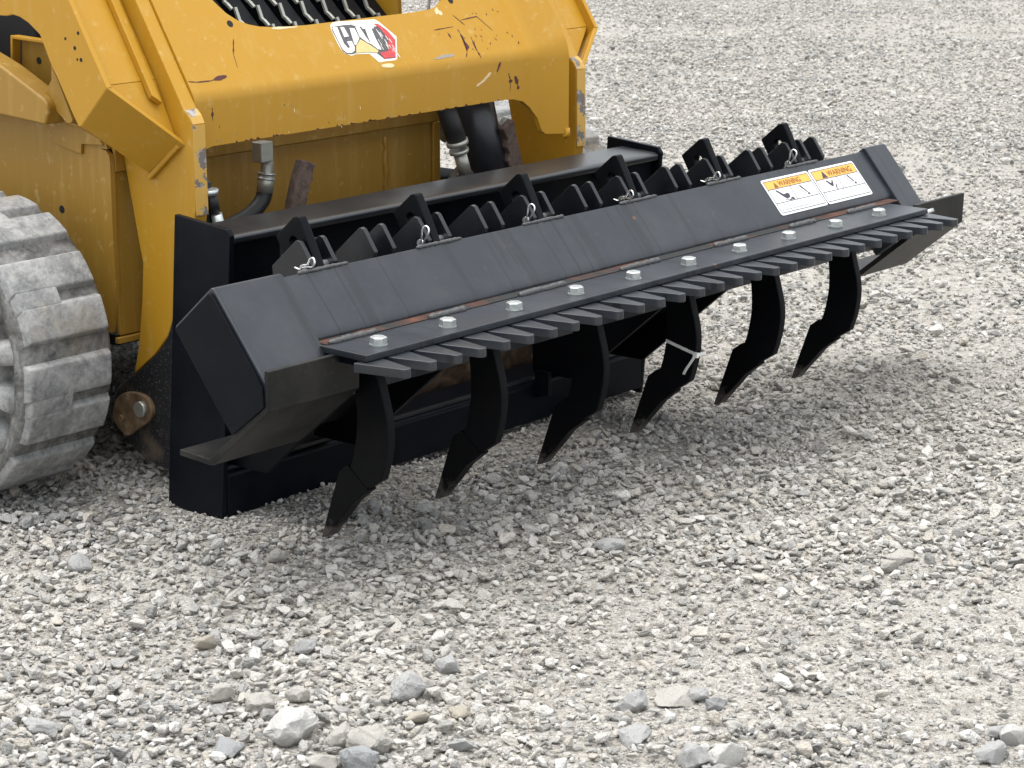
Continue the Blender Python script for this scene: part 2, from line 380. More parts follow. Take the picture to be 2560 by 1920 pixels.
gi = ng.nodes.new('NodeGroupInput'); go = ng.nodes.new('NodeGroupOutput'); ip = ng.nodes.new('GeometryNodeInstanceOnPoints'); ci = ng.nodes.new('GeometryNodeCollectionInfo')
ci.inputs['Collection'].default_value = protos; ci.inputs['Separate Children'].default_value = True; ci.inputs['Reset Children'].default_value = True
def na(nm, ty):
    k = ng.nodes.new('GeometryNodeInputNamedAttribute'); k.data_type = ty; k.inputs['Name'].default_value = nm
    return [s for s in k.outputs if s.enabled and s.name == 'Attribute'][0]
ip.inputs['Pick Instance'].default_value = True
ng.links.new(gi.outputs[0], ip.inputs['Points']); ng.links.new(ci.outputs[0], ip.inputs['Instance'])
ng.links.new(na('idx', 'INT'), ip.inputs['Instance Index']); ng.links.new(na('rot', 'FLOAT_VECTOR'), ip.inputs['Rotation']); ng.links.new(na('scl', 'FLOAT_VECTOR'), ip.inputs['Scale'])
ng.links.new(ip.outputs[0], go.inputs[0])
md = gravel.modifiers.new('scatter', 'NODES'); md.node_group = ng

# ------------------------------------------------------------------ ripper attachment
AX = .69
RK = thing('ripper_attachment', 'black steel ripper and rake attachment on the yellow loader\'s front', 'ripper attachment', (.78, .1, 0))
# frame side plates
fp = [(.403, .578), (.258, .567), (.249, .555), (.298, -.020), (.454, -.004)]
prism('frame_plate', fp, 'x', .018, .030, M['black'], RK)
prism('frame_plate', fp, 'x', 1.332, 1.344, M['black'], RK)
box_t = [(.262, .555), (.252, .550), (.2535, .538), (.263, .536), (.36, .546), (.36, .560)]
prism('top_rail', box_t, 'x', .031, 1.331, M['rail'], RK, .003)
prism('top_plate', [(.315, .545), (.305, .545), (.335, .26), (.345, .26)], 'x', .031, 1.331, M['black'], RK)
prism('bottom_rail', [(.294, -.006), (.290, .080), (.296, .087), (.40, .092), (.408, 0)], 'x', .031, 1.331, M['black'], RK, .004)
prism('rail_lip', [(.300, .0875), (.300, .096), (.308, .0965), (.308, .0875)], 'x', .032, 1.330, M['rail'], RK, .001)
prism('rail_gusset', [(1.20, .535), (1.325, .545), (1.325, .50), (1.29, .455), (1.20, .49)], 'y', .268, .276, M['black'], RK)
# two box arms from the frame up to the beam
ap = [(.33, .096), (.205, .098), (-.055, .320), (-.03, .36), (.07, .43), (.12, .445), (.333, .26)]
core = [(.33, .150), (.215, .160), (-.02, .352), (.07, .42), (.12, .435), (.325, .26)]
for x0, x1 in ((.05, .31), (.98, 1.23)):
    pa = prism('push_arm', core, 'x', x0 + .0125, x1 - .0125, M['shank'], RK, .002)
    prism('cheek_plate', ap, 'x', x0, x0 + .012, M['shank'], pa, .0015); prism('cheek_plate', ap, 'x', x1 - .012, x1, M['shank'], pa, .0015)
prism('arm_gusset', [(.25, .114), (.25, .062), (.29, .05), (.29, .114)], 'x', .94, .952, M['black'], RK, .001)
# small hitch latch on the frame, left
prism('latch', [(.20, .47), (.20, .545), (.209, .545), (.209, .47)], 'x', .105, .119, M['rail'], RK, .001)
prism('latch', [(.105, .536), (.205, .522), (.205, .532), (.105, .545)], 'y', .196, .204, M['rail'], RK, .001)

# beam: middle section with a rolled lower edge and two heavier ends
BD = Vector((0, -.661, -.750)); BN = Vector((0, -.750, .661))
mid = [(.089, .454), (-.001, .530), (-.072, .4495), (-.079, .4405), (-.083, .4345), (-.084, .428), (-.081, .418), (-.045, .300), (-.03, .30)]
prism('beam', mid, 'x', -.096, 1.795, M['beam'], RK, .002)
endp = [(.096, .456), (-.001, .5385), (-.008, .537), (-.134, .389), (-.135, .352), (-.048, .284)]
prism('beam_end', endp, 'x', -.254, -.093, M['beam'], RK, .003)
prism('beam_end', endp, 'x', 1.79, 1.878, M['beam'], RK, .003)
capp = [(.089, .454), (-.001, .530), (-.010, .526), (-.127, .387), (-.130, .352), (-.048, .288)]
prism('end_plate', capp, 'x', -.260, -.2545, M['black'], RK, .001)
# bent wings under both ends
wp = [(.093, .2355), (.093, .2245), (.010, .2215), (-.139, .3445), (-.141, .415), (-.130, .415), (-.1285, .351), (.016, .2325)]
prism('wing', wp, 'x', -.256, -.04, M['mill'], RK, .0015)
prism('wing', wp, 'x', 1.81, 2.03, M['mill'], RK, .0015)
# bolted comb of rake fingers
prism('finger_plate', [(-.060, .426), (-.216, .426), (-.216, .414), (-.060, .414)], 'x', -.10, 1.735, M['beam'], RK, .0015)
prism('comb_bar', [(-.09, .4135), (-.206, .4135), (-.206, .400), (-.09, .400)], 'x', -.09, 1.75, M['black'], RK, .001)
# rusty unpainted strip in the groove and stitched welds
prism('bare_strip', [(-.066, .4265), (-.112, .4265), (-.112, .4275), (-.066, .4285)], 'x', -.092, 1.78, M['rust'], RK, 0)
def weld(name, x0, x1, pathf, r, mat=None):
    nn = max(4, int((x1 - x0) / .006)); pts = []; rs = []
    for i in range(nn + 1):
        x = x0 + (x1 - x0) * i / nn; y, zz = pathf(x); pts.append((x, y + random.uniform(-.001, .001), zz)); rs.append(r * random.uniform(.75, 1.15) * (1 if 0 < i < nn else .5))
    tube(name, pts, rs, mat or M['weld'], RK, 8)
for x0, x1 in ((-.085, .035), (.17, .27), (.42, .56), (.73, .86), (1.05, 1.17), (1.33, 1.43), (1.56, 1.68)):
    weld('weld_bead', x0, x1, lambda x: (-.110, .4280), .0070)
for kx in range(6):
    weld('weld_bead', .305 * kx - .05, .305 * kx + .075, lambda x: (-.0005, .5305), .004)
weld('weld_bead', -.094, -.0925, lambda x: (-.02, .51), .003)
# fingers
def finger_mesh():
    pts = [(-.029, -.198), (.029, -.198), (.026, -.222)]
    cx, cy, r = .003, -.287, .0115
    for k in range(7):
        a = math.radians(15 - k * 35); pts.append((cx + r * math.cos(a), cy + r * math.sin(a)))
    pts.append((-.024, -.222))
    bm = prism_bm(pts, 'z', .3965, .4132); bmesh.ops.recalc_face_normals(bm, faces=bm.faces)
    me = bpy.data.meshes.new('finger'); bm.to_mesh(me); bm.free(); return me
fm = finger_mesh()
for i in range(29):
    place('finger', fm, M['beam'], RK, .0015, loc=(-.085 + .0645 * i, random.uniform(-.001, .001), random.uniform(-.0008, .0008)))
# hex bolts
def bolt_mesh():
    bm = bmesh.new(); n = 6
    def ring(r, z, n=6): return [(r * math.cos(2 * math.pi * k / n), r * math.sin(2 * math.pi * k / n), z) for k in range(n)]
    for n, prof in ((20, [(.0172, 0), (.0172, .0018), (.010, .0018)]), (6, [(.0155, .0018), (.0163, .0028), (.0163, .0140), (.0142, .0158)])):
        rs = [[bm.verts.new(c) for c in ring(r, z, n)] for r, z in prof]
        for a, b in zip(rs, rs[1:]):
            for k in range(n): bm.faces.new((a[k], a[(k + 1) % n], b[(k + 1) % n], b[k]))
        bm.faces.new(rs[-1]); bm.faces.new(rs[0][::-1])
    tube_bm([(0, 0, 0), (0, 0, -.034)], .008, 10, bm); tube_bm([(0, 0, -.013), (0, 0, -.0245)], .0135, 6, bm)
    bmesh.ops.recalc_face_normals(bm, faces=bm.faces)
    me = bpy.data.meshes.new('bolt'); bm.to_mesh(me); bm.free(); return me
bmh = bolt_mesh()
for i in range(10):
    o = place('bolt', bmh, M['zinc'], RK, loc=(-.030 + .18 * i, -.176 + random.uniform(-.0015, .0015), .4262)); o.rotation_euler = (random.uniform(-.03, .03), random.uniform(-.03, .03), random.uniform(0, 1.05)); o.scale = (.93, .93, .93)
# shanks with pin holes, pockets, points and clips
front = smooth2([(.047, .618), (.026, .580), (.006, .542), (-.020, .490), (-.055, .440), (-.078, .418), (-.108, .398), (-.131, .376), (-.145, .350), (-.155, .318), (-.164, .285), (-.167, .250), (-.161, .207), (-.149, .167)], 3)
back = smooth2([(.108, .577), (.06, .50), (.005, .425), (-.045, .385), (-.078, .360), (-.085, .325), (-.089, .288), (-.089, .252), (-.083, .215), (-.075, .186), (-.067, .172)], 3)
def holed_plate(outline, hole, r, x0, x1):
    bm = bmesh.new(); n = 14
    for x in (x0, x1):
        o = [bm.verts.new((x, y, zz)) for y, zz in outline]
        h = [bm.verts.new((x, hole[0] + r * math.cos(2 * math.pi * k / n), hole[1] + r * math.sin(2 * math.pi * k / n))) for k in range(n)]
        eo = [bm.edges.new((o[i], o[(i + 1) % len(o)])) for i in range(len(o))]; eh = [bm.edges.new((h[i], h[(i + 1) % n])) for i in range(n)]
        bmesh.ops.triangle_fill(bm, edges=eo + eh, use_beauty=True)
        if x == x0: O0, H0 = o, h
        else: O1, H1 = o, h
    for A, B in ((O0, O1), (H0, H1)):
        for i in range(len(A)): bm.faces.new((A[i], A[(i + 1) % len(A)], B[(i + 1) % len(A)], B[i]))
    bmesh.ops.recalc_face_normals(bm, faces=bm.faces)
    me = bpy.data.meshes.new('shank'); bm.to_mesh(me); bm.free(); return me
outline = [(.108, .577), (.061, .617), (.052, .6195)] + front + [(-.110, .141)] + back[::-1][:-1]
shm = holed_plate(outline, (.061, .571), .0105, .0005, .0205)
def tip_mesh():
    prof = [(-.066, .180), (-.044, .163), (.002, .029), (-.012, .033), (-.030, .055), (-.051, .079), (-.079, .112), (-.116, .141)]
    wid = [.0125, .0130, .0150, .0155, .0150, .0140, .0130, .0120]
    bm = bmesh.new(); A = [bm.verts.new((.0110 - w, y, zz)) for (y, zz), w in zip(prof, wid)]; B = [bm.verts.new((.0110 + w, y, zz)) for (y, zz), w in zip(prof, wid)]
    bm.faces.new(A); bm.faces.new(B[::-1])
    for i in range(len(A)): j = (i + 1) % len(A); bm.faces.new((A[i], B[i], B[j], A[j]))
    bmesh.ops.recalc_face_normals(bm, faces=bm.faces); me = bpy.data.meshes.new('ripper_point'); bm.to_mesh(me); bm.free(); return me
tpm = tip_mesh()
pk = [(.106, .524), (.043, .578), (.038, .5795), (.031, .577), (.003, .538), (.03, .44), (.10, .46)]
bm = prism_bm(pk, 'x', 0, .010); bmesh.ops.recalc_face_normals(bm, faces=bm.faces); pkm = bpy.data.meshes.new('pocket_plate'); bm.to_mesh(pkm); bm.free()
clipA = [(.040, .531), (.026, .529), (.018, .538), (.006, .541), (.001, .551), (-.008, .554), (-.013, .546), (-.006, .538), (.009, .536), (.02, .533)]
clipB = [(.028, .522), (.020, .530), (.014, .546), (.012, .558), (.006, .566), (-.003, .562), (-.003, .552), (.008, .538), (.012, .528)]
for i in range(6):
    X = .305 * i
    s = place('shank', shm, M['shank'], RK, .003, loc=(X, 0, 0))
    o = place('ripper_point', tpm, M['point'], None, .0015); o.parent = s
    for dx in (-.012, .044): place('pocket_plate', pkm, M['pocket'], RK, .0015, loc=(X + dx, 0, 0))
    if i < 5 or True:
        for dx in (.148, .197):
            if i == 5: continue
            place('pocket_plate', pkm, M['pocket'], RK, .0015, loc=(X + dx, 0, 0))
    cl = clipB if i in (1, 2, 5) else clipA
    tube('pin_clip', [(-.0185 + X + .0012 * math.sin(k * .45), y, zz) for k, (y, zz) in enumerate(smooth2(cl, 4))], .0019, M['zinc_bright'], RK, 6)
    tube('pin', [(-.0165 + X, .022, .531), (.056 + X, .022, .531)], .0075, M['zinc'], RK, 10)
place('pocket_plate', pkm, M['pocket'], RK, .0015, loc=(1.525 + .10, 0, 0))
tube('pin', [(1.82, -.150, .395), (1.845, -.165, .402)], .005, M['zinc_bright'], RK, 8)
# warning decals on the beam face
def decal(x0, big):
    w, h = .184, .094; O = Vector((x0, -.001, .530)) + BD * .0185
    U = Vector((1, 0, 0)); V = -BD; N = BN
    O = O + BD * h                                                   # lower left corner
    def up(name, pts, a, mat, par): return finish(name, uvprism_bm(pts, O, U, V, N, a - .0003, a, None), mat, par)
    def rr(x0, y0, x1, y1, r):
        out = []
        for cx, cy, a0 in ((x1 - r, y1 - r, 0), (x0 + r, y1 - r, 90), (x0 + r, y0 + r, 180), (x1 - r, y0 + r, 270)):
            for k in range(4): a = math.radians(a0 + 30 * k); out.append((cx + r * math.cos(a), cy + r * math.sin(a)))
        return out
    d = finish('warning_decal', uvprism_bm(rr(0, 0, w, h, .006), O, U, V, N, .0003, .0012), M['white'], RK)
    d['label'] = 'white and orange warning decal, ' + ('right-hand one of the pair' if big else 'left-hand one of the pair')
    m = .006; yb = h - .030 if big else h - .027
    bm = bmesh.new()
    for p in (rr(m, yb, w - m, h - m, .002),): uvprism_bm(p, O, U, V, N, .0012, .0015, bm)
    finish('orange_band', bm, M['orange'], d)
    bm = bmesh.new(); lw = .0009
    def ln(a, b):
        (xa, ya), (xb, yb_) = a, b; dx, dy = xb - xa, yb_ - ya; L = math.hypot(dx, dy); nx, ny = -dy / L * lw, dx / L * lw
        uvprism_bm([(xa - nx, ya - ny), (xb - nx, yb_ - ny), (xb + nx, yb_ + ny), (xa + nx, ya + ny)], O, U, V, N, .00155, .0018, bm)
    ym = .031
    for a, b in (((m, m), (w - m, m)), ((m, h - m), (w - m, h - m)), ((m, m), (m, h - m)), ((w - m, m), (w - m, h - m)), ((m, yb), (w - m, yb)), ((m, ym), (w - m, ym)), ((w * .49, ym), (w * .49, yb))): ln(a, b)
    finish('rule_line', bm, M['line_ink'], d)
    bm = bmesh.new(); th = (h - m - yb)
    tx = .034 if not big else .036; ts = th * (.80 if not big else .92)
    uvprism_bm([(tx, yb + .002), (tx + ts, yb + .002), (tx + ts / 2, yb + .002 + ts * .87)], O, U, V, N, .0015, .0018, bm)
    finish('warning_triangle', bm, M['ink'] if big else M['brown_ink'], d)
    bm = text_bm('WARNING', th * .86, O + U * (tx + ts + .004) + V * (yb + .0045), U, V, N, .0019, xs=1.0)
    finish('warning_text', bm, M['brown_ink'], d)
    # pictograms
    if not big:
        ps = [[(.030, .062), (.034, .0645), (.052, .050), (.068, .052), (.072, .047), (.068, .040), (.056, .037), (.048, .042)],
              [(.046, .036), (.048, .037), (.062, .026 + .008), (.061, .033)], [(.060, .046 - .012), (.069, .044 - .007), (.073, .033), (.064, .0325)], [(.070, .040), (.078, .0395), (.083, .033), (.074, .0328)],
              [(.122, .062), (.128, .063), (.142, .043), (.138, .042)], [(.110, .060), (.112, .060), (.134, .039), (.132, .039)], [(.134, .036), (.142, .0425), (.147, .038), (.143, .034), (.138, .038), (.135, .034)]]
    else:
        ps = [[(.040, .058), (.045, .060), (.055, .050), (.064, .058), (.067, .057), (.061, .045), (.056, .041), (.050, .044)], [(.064, .038), (.070, .046), (.073, .045), (.068, .036), (.069, .0325), (.066, .0325)],
              [(.128, .060), (.133, .062), (.146, .043), (.141, .042)], [(.116, .060), (.118, .060), (.138, .040), (.136, .040)], [(.139, .036), (.147, .0425), (.152, .036), (.147, .034), (.144, .038), (.141, .034)]]
    for p in ps: finish('pictogram', uvprism_bm(p, O, U, V, N, .0012, .0016), M['ink'], d)
    bm = bmesh.new(); r2 = random.Random(3 + big)
    for row, yy in enumerate((.0245, .0185, .0125, .009 if big else .0105)):
        x = .012 if row else .02 + .03 * big
        while x < w - .03 - row * .012:
            L = r2.uniform(.004, .013); uvprism_bm([(x, yy), (x + L, yy), (x + L, yy + .0018), (x, yy + .0018)], O, U, V, N, .0012, .0014, bm); x += L + .003
    finish('small_print', bm, M['grey_ink'], d)
decal(1.350, 0); decal(1.538, 1)

# cable tie round the fourth shank
ring = [(.913, -.168, .236), (.944, -.168, .236), (.944, -.085, .236), (.913, -.085, .236)]
CT = thing('cable_tie', 'white plastic cable tie looped round the fourth ripper shank', 'cable tie', (.93, -.13, .23))
bm = bmesh.new()
for a, b in ((.910, .9165), (.942, .9485)): pass
def strap(path, w, th, bm):
    P_ = [Vector(p) for p in path]
    for a, b in zip(P_, P_[1:]):
        d = (b - a).normalized(); n_ = d.cross(Vector((0, 0, 1))).normalized(); A = []; Bv = []
        for p in (a, b):
            A.append([bm.verts.new(p + n_ * sx * th + Vector((0, 0, sz_)) * w) for sx, sz_ in ((-1, -1), (1, -1), (1, 1), (-1, 1))])
        for k in range(4): bm.faces.new((A[0][k], A[0][(k + 1) % 4], A[1][(k + 1) % 4], A[1][k]))
        bm.faces.new(A[0]); bm.faces.new(A[1][::-1])
strap([(.9145, -.170, .228), (.9145, -.090, .246), (.9445, -.090, .246), (.9445, -.170, .228), (.9145, -.170, .228)], .0032, .0009, bm)
finish('strap', bm, M['white_plastic'], CT)
finish('lock_head', prism_bm([(-.176, .224), (-.166, .224), (-.166, .234), (-.176, .234)], 'x', .905, .9135, None), M['white_plastic'], CT)
tl = smooth_path([(.907, -.171, .229), (.899, -.166, .215), (.897, -.155, .198), (.900, -.147, .186)], 4)
bm = bmesh.new(); prev = None
for p in tl:
    q4 = [bm.verts.new(p + Vector(d)) for d in ((-.0008, -.003, 0), (.0008, -.003, 0), (.0008, .003, 0), (-.0008, .003, 0))]
    if prev:
        for k in range(4): bm.faces.new((prev[k], prev[(k + 1) % 4], q4[(k + 1) % 4], q4[k]))
    prev = q4
finish('tail', bm, M['white_plastic'], CT)

# ------------------------------------------------------------------ compact track loader
LD = thing('track_loader', 'yellow compact track loader with scratched paint and dusty rubber tracks', 'track loader', (AX, 1.3, 0))
mirror = lambda x: 2 * AX - x
arm = [(.70, 1.149), (.453, .763), (.440, .752), (.432, .738), (.430, .58), (.452, .45), (.498, .368), (.525, .309), (.566, .265), (.636, .212), (.617, .276), (.602, .367), (.594, .446), (.601, .475), (.621, .57), (.650, .70), (.70, .80), (.90, 1.149)]
aL = prism('lift_arm', arm, 'x', .095, .128, M['yellow'], LD, .003)
aR = prism('lift_arm', arm, 'x', mirror(.128), mirror(.095), M['yellow'], LD, .003)
for x0, x1, par in ((.0965, .1265, aL), (mirror(.1265), mirror(.0965), aR)):
    prism('worn_edge', [(.4322, .735), (.4302, .56), (.4287, .56), (.4307, .735)], 'x', x0, x1, M['chipped'], par, 0)
    prism('worn_edge', [(.4535, .7615), (.4405, .7505), (.4327, .7365), (.4312, .7371), (.4391, .7517), (.4522, .7628)], 'x', x0, x1, M['chipped'], par, 0)
# black lower feet of the arms with their pivot bosses
foot = smooth2([(.452, .44), (.498, .366), (.525, .307), (.566, .262), (.636, .209), (.686, .176), (.700, .135), (.680, .086), (.640, .053), (.600, .037), (.547, .030), (.47, .030)], 3)
for x0, x1, sgn in ((.092, .126, -1), (mirror(.126), mirror(.092), 1)):
    f = prism('arm_foot', foot, 'x', x0, x1, M['muddy'], LD, .003)
    xo = x0 if sgn < 0 else x1
    boss = smooth2([(.695, .112), (.678, .155), (.64, .176), (.588, .176), (.568, .152), (.577, .128), (.62, .10), (.655, .082), (.695, .112)], 4)[:-1]
    b = prism('pin_boss', boss, 'x', xo, xo + sgn * .012, M['boss'], f, .003)
    tube('pin_head', [(xo + sgn * .010, .594, .150), (xo + sgn * .024, .594, .150)], .016, M['steel'], f, 16)
    tube('grease_fitting', [(xo + sgn * .010, .660, .118), (xo + sgn * .019, .660, .118)], .008, M['boss'], f, 12)
# box channels along the outside of the arms
outer = [(.84, .9286), (.804, .929), (.784, .933), (.762, .930), (.735, .920), (.702, .900), (.670, .841), (.656, .823), (.613, .755), (.598, .733), (.590, .7335), (.507, .814), (.558, .892), (.608, .971), (.722, 1.149), (.95, 1.149)]
def slab(name, A, B, th, mat, par, bevel=.0015):
    """A, B: lists of 3D points (a quad strip outline), given thickness along its normal"""
    P_ = [Vector(p) for p in A + B[::-1]]; nrm = (P_[1] - P_[0]).cross(P_[-1] - P_[0]).normalized()
    bm = bmesh.new(); a = [bm.verts.new(p) for p in P_]; b = [bm.verts.new(p + nrm * th) for p in P_]
    bm.faces.new(a); bm.faces.new(b[::-1])
    for i in range(len(a)): j = (i + 1) % len(a); bm.faces.new((a[i], b[i], b[j], a[j]))
    return finish(name, bm, mat, par, bevel)
for mm, s in ((lambda x: x, 1), (mirror, -1)):
    xs = sorted((mm(-.045), mm(-.033)))
    ch = prism('arm_channel', outer, 'x', xs[0], xs[1], M['yellow'], LD, .002)
    slab('channel_toe', [(mm(-.045), .507, .814), (mm(.094), .453, .695)], [(mm(-.045), .590, .7335), (mm(.094), .553, .626)], .010 * s, M['yellow'], ch)
    slab('channel_web', [(mm(-.034), .745, 1.149), (mm(.094), .745, 1.149)], [(mm(-.034), .532, .815), (mm(.094), .532, .815)], .008 * s, M['yellow'], ch)
    slab('channel_web', [(mm(-.034), .532, .8145), (mm(.094), .532, .8145)], [(mm(.090), .480, .712), (mm(.094), .480, .712)], .008 * s, M['yellow'], ch)
    slab('channel_rib', [(mm(.058), .725, 1.149), (mm(.078), .725, 1.149)], [(mm(.058), .500, .790), (mm(.078), .495, .775)], .014 * s, M['yellow'], ch)
    prism('toe_lip', [(.462, .690), (.552, .618), (.558, .626), (.468, .698)], 'x', *sorted((mm(.084), mm(.0945))), M['yellow'], ch, .002)
# bolt holes in the left channel plate
for y, zz, r in ((.624, .898, .003), (.585, .911, .0035), (.597, .882, .004), (.580, .861, .004), (.591, .861, .0025)):
    tube('bolt_hole', [(-.0455, y, zz), (-.0440, y, zz)], r, M['dark'], LD, 12)

# cross member between the arms: sloping front plate with a window, vertical apron below
P0 = Vector((0, .453, .763)); VD = Vector((0, .539, .842)); PN = Vector((0, -.842, .539)); UX = Vector((1, 0, 0))
winL = [(.262, .40), (.272, .26), (.278, .2237), (.2877, .2076), (.3002, .1896), (.3205, .1724), (.3441, .1611), (.3702, .1541), (.4127, .1488), (.493, .1465)]
winR = [(.802, .1496), (.8674, .1523), (.8939, .158), (.9133, .1671), (.924, .1735), (.935, .20), (.945, .40)]
RB, AB = .05, math.radians(32.63); HA = RB * AB / 2
v2t = lambda v: v - .0346 + HA
z2t = lambda z_: z_ - .7674 - HA
low = [(.1285, .674), (.170, .684), (1.03, .687), (1.066, .685), (1.098, .677), (1.122, .661), (1.138, .637), (1.146, .607), (1.152, .600), (1.190, .600)]
sheet = [(x, z2t(z_)) for x, z_ in low] + [(1.190, v2t(.40))] + [(x, v2t(v)) for x, v in winR[::-1] + winL[::-1]] + [(.1285, v2t(.40))]
def fold(x, t_, n_):
    """flat sheet (x, t) -> folded plate, n_ = offset along its outward normal"""
    if t_ >= HA: p = P0 + VD * (.0346 + t_ - HA) + PN * .004; nn = PN
    elif t_ <= -HA: p = Vector((0, .4605, .7674 + t_ + HA)); nn = Vector((0, -1, 0))
    else:
        ph = AB * (t_ + HA) / (2 * HA); nn = Vector((0, -math.cos(ph), math.sin(ph))); p = Vector((0, .4605 + RB, .7674)) + nn * RB
    q = max(0, x - 1.115); off = q * q / .06 if q < .03 else .015 + (q - .03) * .95
    return Vector((x, p.y, p.z)) + nn * (off + n_)
bm = bmesh.new(); bm.faces.new([bm.verts.new((x, t_, 0)) for x, t_ in sheet])
for k in range(9):
    bmesh.ops.bisect_plane(bm, geom=bm.verts[:] + bm.edges[:] + bm.faces[:], plane_co=(0, -HA + 2 * HA * k / 8, 0), plane_no=(0, 1, 0))
for x in (1.115, 1.123, 1.131, 1.139, 1.145):
    bmesh.ops.bisect_plane(bm, geom=bm.verts[:] + bm.edges[:] + bm.faces[:], plane_co=(x, 0, 0), plane_no=(1, 0, 0))
bmesh.ops.triangulate(bm, faces=bm.faces[:])
fl = [(v.co.x, v.co.y) for v in bm.verts]; tris = [[v.index for v in f.verts] for f in (bm.verts.index_update(), bm.faces)[1]]
bord = [[v.index for v in e.verts] for e in bm.edges if len(e.link_faces) == 1]; bm.free()
bm = bmesh.new(); FA = [bm.verts.new(fold(x, t_, 0)) for x, t_ in fl]; FB = [bm.verts.new(fold(x, t_, -.012)) for x, t_ in fl]
for f in tris: bm.faces.new([FA[i] for i in f]); bm.faces.new([FB[i] for i in f][::-1])
for i, j in bord: bm.faces.new((FA[i], FA[j], FB[j], FB[i]))
CM = finish('cross_member', bm, M['yellow'], LD, smooth=True); CM.data.set_sharp_from_angle(angle=math.radians(40))
weld_o = tube('flange_weld', [(1.188, .405, .612), (1.190, .405, .598), (1.184, .412, .592)], .006, M['yellow'], CM, 8)
for a, b in ((.2973, .1667), (.9466, .1681)):
    c = P0 + UX * a + VD * b + PN * .0036; tube('bolt_hole', [c, c + PN * .0008], .0075, M['dark'], CM, 14)
# scratches and chips in the paint
def mark(pts, mat, plane='p', w=None):
    if plane == 'p': bmx = uvprism_bm(pts, P0, UX, VD, PN, .0040, .0044)
    else: bmx = prism_bm(pts, 'y', .4600, .4606)
    finish('paint_chip', bmx, mat, CM)
def line_mark(p, w, mat, plane='p', jag=.3):
    L_, R_ = [], []
    pts = []
    for (a, b), (c_, d_) in zip(p, p[1:]):
        for k in range(4): pts.append((a + (c_ - a) * k / 4, b + (d_ - b) * k / 4))
    pts.append(p[-1])
    for i, (a, b) in enumerate(pts):
        q0, q1 = pts[max(i - 1, 0)], pts[min(i + 1, len(pts) - 1)]; dx, dy = q1[0] - q0[0], q1[1] - q0[1]; L = math.hypot(dx, dy) or 1
        ww = w * random.uniform(1 - jag * 1.6, 1 + jag) * (.35 if i in (0, len(pts) - 1) else 1)
        L_.append((a - dy / L * ww, b + dx / L * ww)); R_.append((a + dy / L * ww, b - dx / L * ww))
    mark(L_ + R_[::-1], mat, plane)

line_mark([(.131, .055), (.1532, .0516), (.1881, .0509)], .0012, M['chip'])
line_mark([(.186, .051), (.2038, .0537), (.2306, .0569)], .0036, M['chip'], jag=.6)
line_mark([(.289, .1336), (.2721, .1014)], .0016, M['chip']); line_mark([(.2721, .1014), (.2672, .0714)], .0007, M['chip'])
line_mark([(.8542, .1028), (.9187, .106)], .0013, M['chip']); line_mark([(.9328, .1334), (.9566, .1063)], .0014, M['chip'])
line_mark([(.9503, .1193), (1.0053, .1237), (1.0357, .0867)], .0011, M['chip'])
line_mark([(.928, .098), (.9312, .0799), (.9348, .0546), (.9161, .0315)], .0030, M['chip'], jag=.7)
line_mark([(.9581, .0774), (.9575, .0453), (.9609, .0255)], .0020, M['chip'], jag=.7)
line_mark([(.8929, .094), (.8959, .0796)], .0026, M['chip'], jag=.6)
mark([(.8139, .036), (.8424, .0435), (.8837, .043), (.8787, .0366), (.8215, .0346)], M['scuff'])
line_mark([(1.01, .751), (1.022, .772)], .0042, M['chip'], 'a', .4); line_mark([(1.049, .744), (1.056, .727), (1.054, .705)], .0042, M['chip'], 'a', .8)
line_mark([(1.071, .736), (1.078, .722), (1.083, .706)], .0034, M['chip'], 'a', .7); line_mark([(.99, .752), (.966, .736), (.942, .726)], .0036, M['pale_scuff'], 'a', .3)
line_mark([(.173, .758), (.173, .734)], .0022, M['chip'], 'a', .7)
line_mark([(.40, .147), (.47, .1445)], .0028, M['pale_scuff']); line_mark([(.885, .150), (.902, .138)], .008, M['pale_scuff'], jag=.4)
for k in range(20):
    a, b = random.uniform(.93, 1.11), random.uniform(.03, .15)
    line_mark([(a, b), (a + random.uniform(-.006, .006), b - random.uniform(.002, .008))], random.uniform(.0006, .0016), M['chip'], jag=.6)
for k in range(30):
    a = random.uniform(.20, 1.02); h_ = random.uniform(.0015, .0045); w_ = random.uniform(.004, .016); zb = .6843 + .003 * (a - .17) / .86
    mark([(a, zb), (a + w_ * .3, zb + h_), (a + w_ * .6, zb + h_ * .6), (a + w_, zb)], M['chip'], 'a')
for k in range(16):
    a, b = random.uniform(.16, .85), random.uniform(.69, .75)
    line_mark([(a, b), (a + random.uniform(-.002, .002), b - random.uniform(.002, .010))], random.uniform(.0006, .0013), random.choice([M['chip'], M['pale_scuff'], M['scuff']]), 'a', .5)
# worn maker's decal on the cross member
def lay(pts, lv): return uvprism_bm(pts, P0, UX, VD, PN, .0040, .0042 + lv * .0004)
LG = finish('maker_decal', lay([(.5588, .131), (.5621, .1409), (.5700, .1455), (.5815, .1467), (.6936, .1430), (.7033, .1362), (.7348, .0982), (.7083, .0484), (.7022, .0452), (.6518, .0455), (.6354, .0667), (.5953, .0695), (.5833, .0672), (.5681, .0733), (.5620, .0822), (.5590, .10)], 0), M['logo_white'], CM)
LG['label'] = 'worn white, black and red maker decal reading CAT'
def logo(pts, lv, m): finish('decal_print', lay(pts, lv), M[m], LG)
logo([(.5600, .1300), (.5640, .1360), (.600, .1375), (.640, .1360), (.682, .1345), (.6968, .1325), (.7155, .1150), (.7270, .0905), (.7041, .0500), (.6706, .0505), (.6560, .0665), (.6340, .0700), (.5974, .0715), (.5864, .0700), (.5700, .0725), (.5632, .0815)], 1, 'logo_dark')
logo([(.620, .1355), (.6841, .1361), (.6968, .1326), (.690, .126), (.640, .130)], 2, 'logo_white')
